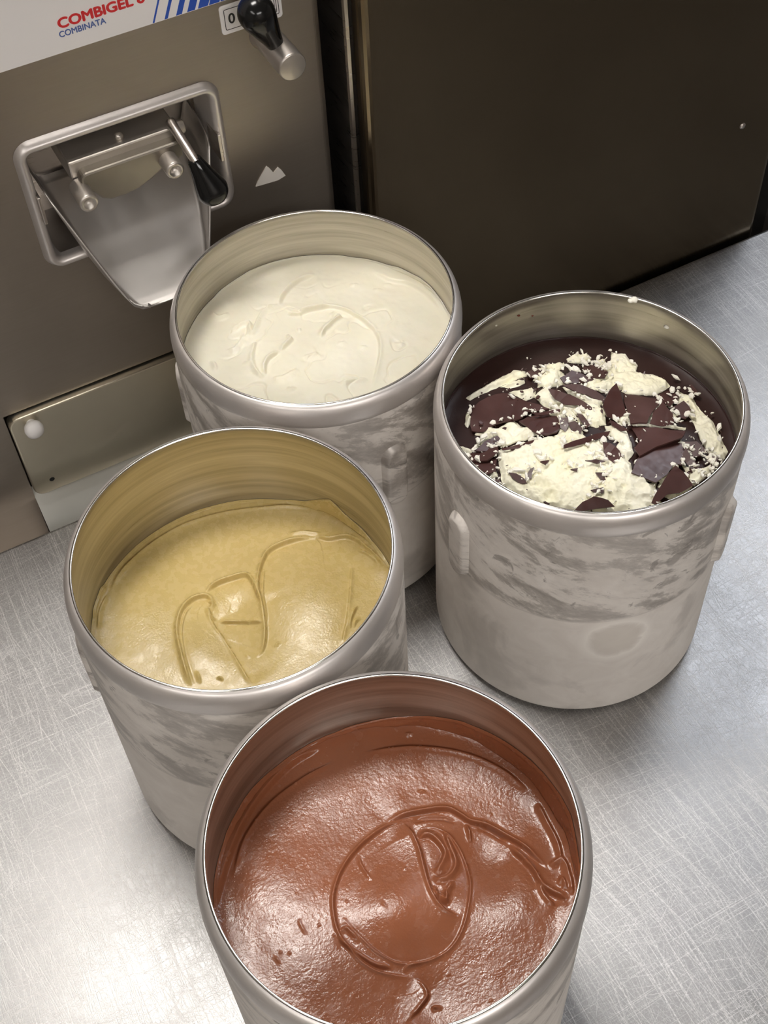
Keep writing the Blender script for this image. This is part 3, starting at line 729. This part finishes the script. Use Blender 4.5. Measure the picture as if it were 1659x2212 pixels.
S.stroke([(1480, 960), (1500, 930), (1520, 980)], .0020, .0012, .0); S.stroke([(1400, 620), (1440, 700), (1480, 780), (1500, 860)], .0014, .0011, .0008, .0012, .002, 1)
S.stroke([(905, 1310), (950, 1340), (967, 1380), (952, 1412), (905, 1468), (875, 1497)], .0008, .0007, .0008, .0010, .0014, 1, .0034, .012, taper=.35, jag=.0006)
S.stroke([(870, 1304), (884, 1272), (960, 1252)], .0008, .0007, .0005)
S.stroke([(612, 1140), (625, 1130), (650, 1125), (700, 1180)], .0016, .0008, .0018, .0011, .0016, 1, jag=.001)
S.stroke([(615, 1160), (630, 1190), (700, 1235), (760, 1268), (830, 1280)], .0010, .0008, .0008, .0012, .0018, -1, .0016, .006)
S.stroke([(690, 825), (700, 860), (745, 935)], .0008, .0007, .0010, .0009, .0014, 1, jag=.001)
S.stroke([(455, 1085), (468, 1120), (492, 1165)], .0004, .0006, .0004, .0006, .0009, 1); S.stroke([(355, 1235), (370, 1248), (388, 1272)], .0004, .0006, .0004, .0006, .0009, 1)
S.stroke([(780, 1015), (810, 1052)], .0004, .0006, .0007, .0007, .0010); S.stroke([(985, 1450), (990, 1428), (1025, 1428)], .0014, .0007, .0010, .0009, .0012)
S.stroke([(918, 575), (945, 570), (962, 580)], .0008, .0007, .0006, .0007, .001); S.stroke([(870, 350), (912, 348)], .0010, .0010)
for px, py in ((380, 1218), (415, 1220), (1045, 1290), (530, 1110), (1210, 1395), (640, 1010), (1210, 655), (690, 720), (870, 875), (590, 1150)):
    S.stroke([(px, py), (px + 8, py + 8), (px + 12, py + 16)], .0003, .0006, .0003, .0006, .0008)
S.stroke([(130, 1050), (150, 950), (185, 830), (240, 700), (320, 580), (430, 470), (560, 400)], .0012, .0012, .0008, .0016, .0024, -1, .0030, .010)
S.stroke([(190, 930), (240, 760), (340, 620), (470, 520), (600, 450)], .0008, .0010, .0006, .0014, .002, 1, .0016, .010)
S.stroke([(700, 420), (900, 395), (1100, 420), (1260, 490), (1380, 590)], .0010, .0012, .0006, .0014, .0022, 1, .0020, .010)
M_choc = gelato_mat('chocolate_gelato_mix', (.26, .088, .040), (.30, .105, .050), .20, 520, .36, .05, (.002, .001, .0005))
S.finish('chocolate_gelato', M_choc, 'glossy brown chocolate gelato with a round swirl in its middle', 'gelato',
         [(470, 1900), (490, 1800), (545, 1705), (620, 1640), (720, 1585), (880, 1550), (1000, 1560), (1100, 1610), (1180, 1680), (1232, 1760), (1248, 1850)], .0045, .007, .0022, 41, amp=.0012)

# --- stracciatella: dark chocolate layer, cream patches, shards
random.seed(5)
SC_, OC_ = 660 / 1659, (940, 730)
S = Surf('C', .181, SC_, OC_, 300, 860)
cream_px = [
 [(340, 640), (360, 610), (480, 590), (560, 570), (650, 555), (680, 590), (760, 590), (900, 575), (920, 610), (1060, 690), (1070, 740), (1130, 750), (1160, 800), (1200, 780), (1190, 900), (1090, 935), (1000, 955), (850, 965), (740, 955), (600, 920), (480, 875), (430, 845), (370, 815), (350, 730)],
 [(940, 200), (1010, 185), (1080, 190), (1180, 200), (1260, 220), (1280, 260), (1200, 310), (1150, 320), (1030, 310), (980, 270), (900, 310), (860, 280), (800, 265), (870, 245)],
 [(540, 330), (590, 270), (640, 290), (700, 350), (780, 365), (860, 400), (910, 420), (930, 490), (870, 510), (800, 480), (740, 450), (670, 415), (600, 385)],
 [(170, 325), (240, 270), (330, 220), (430, 172), (490, 175), (505, 205), (420, 232), (330, 270), (250, 305), (190, 340)],
 [(395, 300), (460, 278), (540, 280), (550, 325), (500, 345)],
 [(250, 460), (340, 505), (380, 475), (430, 465), (480, 490), (575, 535), (480, 575), (360, 605), (350, 560), (215, 530)],
 [(1320, 280), (1400, 320), (1455, 400), (1510, 460), (1550, 540), (1590, 620), (1570, 665), (1500, 650), (1440, 560), (1410, 480), (1360, 400), (1300, 340)],
 [(1340, 690), (1430, 720), (1520, 680), (1490, 745), (1410, 810), (1380, 770)],
 [(715, 112), (760, 85), (830, 98), (845, 132), (790, 145), (730, 133)], [(845, 130), (920, 115), (950, 175), (900, 165)],
 [(955, 75), (1030, 85), (1095, 150), (1085, 190), (1000, 190), (945, 150)], [(600, 148), (690, 138), (695, 168), (600, 222), (555, 245), (535, 232), (595, 192)],
 [(170, 405), (212, 430), (182, 492), (163, 470)], [(1000, 405), (1062, 415), (1062, 475), (1010, 485), (965, 450)],
 [(700, 500), (775, 530), (720, 575), (685, 582)], [(115, 590), (200, 600), (260, 545), (335, 518), (265, 575), (200, 622), (160, 645)],
 [(690, 275), (760, 298), (830, 330), (905, 370), (885, 405), (820, 372), (715, 312)], [(560, 240), (640, 205), (690, 190), (660, 230), (600, 265), (550, 275)],
 [(920, 500), (1000, 480), (1050, 560), (1080, 640), (1030, 690), (960, 640), (1000, 590), (940, 560)],
 [(1040, 470), (1130, 465), (1240, 480), (1360, 490), (1360, 505), (1200, 495), (1060, 482)],
 [(270, 740), (330, 730), (345, 760), (300, 770)], [(350, 265), (420, 232), (490, 225), (490, 245), (400, 275)]]
cz = np.full(S.X.shape, -1e9)
jx = S.X + .0030 * vnoise(S.X, S.Y, 110, 3, 4); jy = S.Y + .0030 * vnoise(S.X, S.Y, 110, 9, 4)
for poly in cream_px:
    P = S.loc(poly, S.z + .002); Pc = np.vstack([P, P[:1]])
    k = S.near(P, .012); X, Y = jx[k], jy[k]
    d, _, _ = polydist(X, Y, Pc)
    ins = np.zeros(X.shape, bool)
    for a, b in zip(Pc[:-1], Pc[1:]):
        c = ((a[1] > Y) != (b[1] > Y)); ins ^= c & (X < (b[0] - a[0]) * (Y - a[1]) / (b[1] - a[1] + 1e-12) + a[0])
    cz[k] = np.maximum(cz[k], np.where(ins, d, -d))
# loose cream smeared between the shards
sp = vnoise(S.X, S.Y, 75, 71, 5); ang_ = np.arctan2(S.Y, S.X)
zone = sstep((.083 - S.r) / .012) * sstep((S.X * .8 - S.Y * .35 + .052) / .03)
cz = np.maximum(cz, (sp - .085 + .30 * (zone - 1)) * .020)
mask = sstep(cz / .0008 + .5)
lump = vnoise(S.X, S.Y, 70, 51, 5); chunk = np.abs(vnoise(S.X, S.Y, 95, 55, 4)) * 3
ridge = np.abs(vnoise(S.X + .004 * lump, S.Y, 130, 58, 3)) * 3
bowl_ = .005 * np.exp(-((S.X ** 2 + S.Y ** 2) / .065 ** 2))
hb_ = .0028 * vnoise(S.X, S.Y, 24, 45, 2)
S.h += hb_
S.h += mask * (.0016 + .0055 * lump + .0030 * (1 - chunk) * sstep(cz / .003) - .0012 * ridge) + (1 - mask) * .0006 * vnoise(S.X, S.Y, 60, 61, 2)
S.h += bowl_
HB = hb_ + bowl_
m, nt, b = newmat('stracciatella')
at = N(nt, 'ShaderNodeAttribute', attribute_name='cream'); g = noise(nt, coords(nt), 300, 4, .6)
n1 = noise(nt, coords(nt), 30, 3)
cr = mixc(nt, ramp(nt, n1, [(.35, 0.0), (.65, 1.0)]), (.92, .88, .66), (.94, .91, .76))
L(nt, mixc(nt, ramp(nt, at.outputs['Fac'], [(.4, 0.0), (.6, 1.0)]), (.030, .012, .010), cr), b.inputs['Base Color'])
L(nt, ramp(nt, at.outputs['Fac'], [(.4, .38), (.6, .5)]), b.inputs['Roughness'])
b.inputs['Specular IOR Level'].default_value = .3
bump(nt, b, g, .18, .0008)
M_straw = m
st = S.finish('stracciatella_gelato', M_straw, 'cream gelato under broken dark chocolate shards, stracciatella style', 'gelato',
              [(965, 905), (1000, 835), (1060, 790), (1130, 760), (1230, 738), (1330, 745), (1420, 775), (1500, 835), (1560, 905), (1585, 960)], .002, .004, .0012, 61, color=mask)
m, nt, b = newmat('dark_chocolate'); n1 = noise(nt, coords(nt), 35, 4); n2 = noise(nt, coords(nt), 260, 3)
L(nt, mixc(nt, ramp(nt, n1, [(.35, 0.0), (.7, 1.0)]), (.050, .017, .014), (.085, .036, .032)), b.inputs['Base Color'])
L(nt, ramp(nt, n2, [(.3, .30), (.7, .45)]), b.inputs['Roughness']); bump(nt, b, n2, .08, .0005)
M_dark = m
shards = [
 ([(185, 400), (240, 345), (330, 305), (400, 300), (500, 345), (620, 385), (500, 400), (470, 435), (420, 450), (370, 455), (300, 480), (260, 510), (200, 505), (190, 470)], .004, (.05, .1)),
 ([(455, 450), (500, 430), (590, 420), (660, 425), (690, 480), (660, 510), (610, 525), (560, 520), (500, 480)], .0045, (-.1, .12)),
 ([(670, 430), (720, 430), (725, 470), (710, 510), (680, 490)], .006, (.35, -.1)),
 ([(985, 245), (1005, 290), (1030, 380), (1040, 410), (975, 445), (935, 425), (910, 370), (945, 290)], .010, (-.12, -.55)),
 ([(1025, 305), (1100, 310), (1200, 330), (1225, 350), (1180, 400), (1150, 460), (1060, 465), (1045, 400)], .0052, (-.05, .22)),
 ([(1235, 345), (1290, 410), (1300, 470), (1240, 480), (1165, 465), (1185, 400)], .0075, (.2, -.45)),
 ([(1190, 320), (1250, 290), (1310, 285), (1325, 320), (1275, 370), (1235, 345)], .005, (-.1, .25)),
 ([(1275, 380), (1350, 340), (1390, 390), (1360, 440), (1310, 430)], .005, (.1, -.2)),
 ([(1060, 480), (1200, 485), (1360, 505), (1340, 540), (1200, 590), (1110, 640), (1080, 600), (1110, 560)], .007, (0, .20)),
 ([(1110, 640), (1200, 590), (1330, 545), (1360, 640), (1340, 690), (1300, 680), (1260, 740), (1200, 785), (1130, 755), (1065, 730), (1085, 680)], .0062, (-.08, -.06)),
 ([(1305, 690), (1350, 730), (1400, 800), (1330, 840), (1260, 850), (1200, 905), (1175, 895), (1200, 840), (1250, 760)], .009, (.1, -.4)),
 ([(1330, 560), (1420, 560), (1480, 610), (1440, 640), (1380, 650), (1350, 600)], .005, (.2, -.1)),
 ([(615, 275), (680, 290), (760, 320), (850, 375), (855, 400), (780, 365), (700, 360), (650, 330)], .007, (.1, -.35)),
 ([(690, 255), (780, 250), (870, 285), (930, 330), (910, 350), (830, 310), (760, 290)], .006, (.1, -.25)),
 ([(680, 215), (740, 175), (800, 195), (870, 225), (800, 245), (700, 245)], .006, (-.1, -.2)),
 ([(800, 145), (880, 145), (940, 185), (920, 215), (850, 215), (800, 180)], .005, (0, .1)),
 ([(490, 185), (540, 165), (600, 175), (600, 200), (560, 220), (510, 215)], .004, (.1, 0)),
 ([(360, 600), (480, 570), (590, 540), (580, 560), (470, 595), (370, 610)], .006, (0, -.6)),
 ([(700, 580), (800, 545), (950, 505), (940, 530), (820, 570), (700, 600)], .007, (0, -.5)),
 ([(910, 565), (950, 570), (1000, 610), (1020, 650), (970, 675), (930, 650)], .006, (.1, -.3)),
 ([(215, 610), (270, 560), (340, 530), (365, 570), (340, 600), (270, 615)], .005, (-.2, -.2)),
 ([(160, 640), (230, 620), (335, 590), (345, 610), (280, 665), (200, 670)], .0055, (.1, .2)),
 ([(190, 680), (280, 665), (335, 650), (330, 720), (270, 745), (230, 715)], .0045, (-.1, .15)),
 ([(400, 730), (440, 735), (480, 760), (500, 790), (460, 790), (420, 760)], .006, (.1, -.3)),
 ([(750, 945), (800, 890), (860, 860), (940, 880), (975, 915), (880, 925), (790, 940)], .008, (.1, -.4)),
 ([(285, 765), (350, 770), (365, 815), (330, 800)], .005, (0, -.1)),
 ([(720, 460), (760, 450), (800, 490), (790, 520), (740, 500)], .0065, (.2, -.3)),
 ([(1360, 590), (1340, 640), (1400, 720), (1470, 750), (1430, 700), (1390, 650)], .006, (.2, -.2)),
 ([(950, 445), (1000, 470), (1050, 500), (1010, 505), (960, 475)], .007, (.1, -.4)),
 ([(770, 410), (800, 415), (840, 470), (820, 490), (790, 450)], .0068, (.2, -.3)),
 ([(525, 405), (600, 400), (680, 385), (680, 400), (610, 415), (550, 418)], .0065, (0, -.5)),
 ([(845, 825), (915, 810), (915, 840), (870, 840)], .006, (0, -.2)), ([(870, 730), (920, 730), (945, 765), (905, 775)], .006, (.1, -.2)),
 ([(815, 665), (870, 658), (925, 668), (880, 682)], .007, (0, -.3)), ([(735, 712), (775, 706), (770, 722)], .0065, (0, 0)),
 ([(570, 670), (620, 662), (600, 686)], .0062, (0, .1)), ([(485, 770), (515, 712), (537, 700), (522, 762)], .0065, (.2, -.1)),
 ([(1480, 640), (1540, 650), (1510, 690), (1470, 670)], .005, (.2, 0)), ([(1390, 250), (1430, 300), (1410, 320), (1370, 280)], .004, (.1, .1))]
def grid_h(Hh, x, y):
    i = int(round((min(math.hypot(x, y), S.R) / S.R) ** 1.25 * (S.nr - 1))); j = int(round((math.atan2(y, x) % (2 * math.pi)) / (2 * math.pi) * S.nt)) % S.nt
    return float(Hh[i, j])
def base_h(x, y): return grid_h(HB, x, y)
def shard(pts, dz, tilt, i):
    c = np.mean(pts, 0); p0 = PZ(OC_[0] + c[0] * SC_, OC_[1] + c[1] * SC_, S.z + dz)
    dz = dz + base_h(p0[0] - S.c[0], p0[1] - S.c[1]) - .0008; p0 = PZ(OC_[0] + c[0] * SC_, OC_[1] + c[1] * SC_, S.z + dz)
    n = np.array([-tilt[0], tilt[1] if abs(tilt[1]) < 1e-9 else tilt[1], 1.0]); n /= np.linalg.norm(n)
    P = [PN(OC_[0] + x * SC_, OC_[1] + y * SC_, p0, n) - np.array([*S.c, S.z]) for x, y in pts]
    # bend every other edge a little so breaks are not ruler-straight
    Q = []
    for a, b_ in zip(P, P[1:] + P[:1]):
        Q.append(a); mid = (a + b_) / 2; e = b_ - a; l = np.linalg.norm(e)
        if l > .006: Q.append(mid + np.cross(n, e) * random.uniform(-.05, .05) + n * random.uniform(-.0003, .0003))
    t = .0011
    top = Q; bot = [q - n * t for q in Q]; k = len(Q)
    fs = [tuple(range(k)), tuple(range(2 * k - 1, k - 1, -1))] + [(j, j + k, (j + 1) % k + k, (j + 1) % k) for j in range(k)]
    bm = bmesh.new(); vv = [bm.verts.new(tuple(q)) for q in top + bot]
    for f_ in fs:
        try: bm.faces.new([vv[j] for j in f_])
        except ValueError: pass
    bmesh.ops.triangulate(bm, faces=[f_ for f_ in bm.faces if len(f_.verts) > 4])
    return frombm('chocolate_shard', bm, M_dark, st)
for i, (pts, dz, tilt) in enumerate(shards): shard(pts, dz, tilt, i)

# crumbs of cream and chocolate flakes scattered over it
def crumbs(name, n, mat, lo, hi, zlo, zhi, where, seed):
    rnd = random.Random(seed); v, f = [], []
    for _ in range(n):
        poly = rnd.choice(where); a = rnd.randrange(len(poly)); p, q = poly[a], poly[(a + 1) % len(poly)]
        t = rnd.random(); spread = rnd.choice((1, 1, 3.5)); px = p[0] + (q[0] - p[0]) * t + rnd.gauss(0, 9 * spread); py = p[1] + (q[1] - p[1]) * t + rnd.gauss(0, 7 * spread)
        P = PZ(OC_[0] + px * SC_, OC_[1] + py * SC_, S.z + .004) - np.array([*S.c, S.z])
        if math.hypot(P[0], P[1]) > RW - .004: continue
        s = lo + (hi - lo) * rnd.random() ** 2; i0 = len(v); z = max(grid_h(S.h, P[0], P[1]), base_h(P[0], P[1]) + .004) + rnd.uniform(zlo, zhi); k = rnd.randint(5, 7); a0 = rnd.random() * 6; el = rnd.uniform(.25, .9)
        rr = [s * rnd.uniform(.3, 1.0) for _ in range(k)]
        tx, ty = rnd.uniform(-.5, .5), rnd.uniform(-.5, .5)
        for zz, m_ in ((.35, .75), (-.35, 1.0)):
            for j in range(k):
                an = 2 * math.pi * j / k; x, y = rr[j] * m_ * math.cos(an), rr[j] * m_ * el * math.sin(an)
                x, y = x * math.cos(a0) - y * math.sin(a0), x * math.sin(a0) + y * math.cos(a0)
                v.append((P[0] + x, P[1] + y, z + zz * (.0005 + s * .25) + x * tx + y * ty))
        f.append(tuple(range(i0, i0 + k))); f.append(tuple(range(i0 + 2 * k - 1, i0 + k - 1, -1)))
        for j in range(k): f.append((i0 + j, i0 + k + j, i0 + k + (j + 1) % k, i0 + (j + 1) % k))
    o = mesh(name, v, f, mat, st, False); o['kind'] = 'stuff'; return o
M_crumb = plain('cream_crumb', (.93, .90, .80), .55)
edges = [s[0] for s in shards]
crumbs('cream_crumbs', 900, M_crumb, .0007, .0046, -.0002, .0016, edges + cream_px[6:12], 3)
crumbs('chocolate_crumbs', 90, M_dark, .0006, .0026, .0, .0010, cream_px[:8], 4)
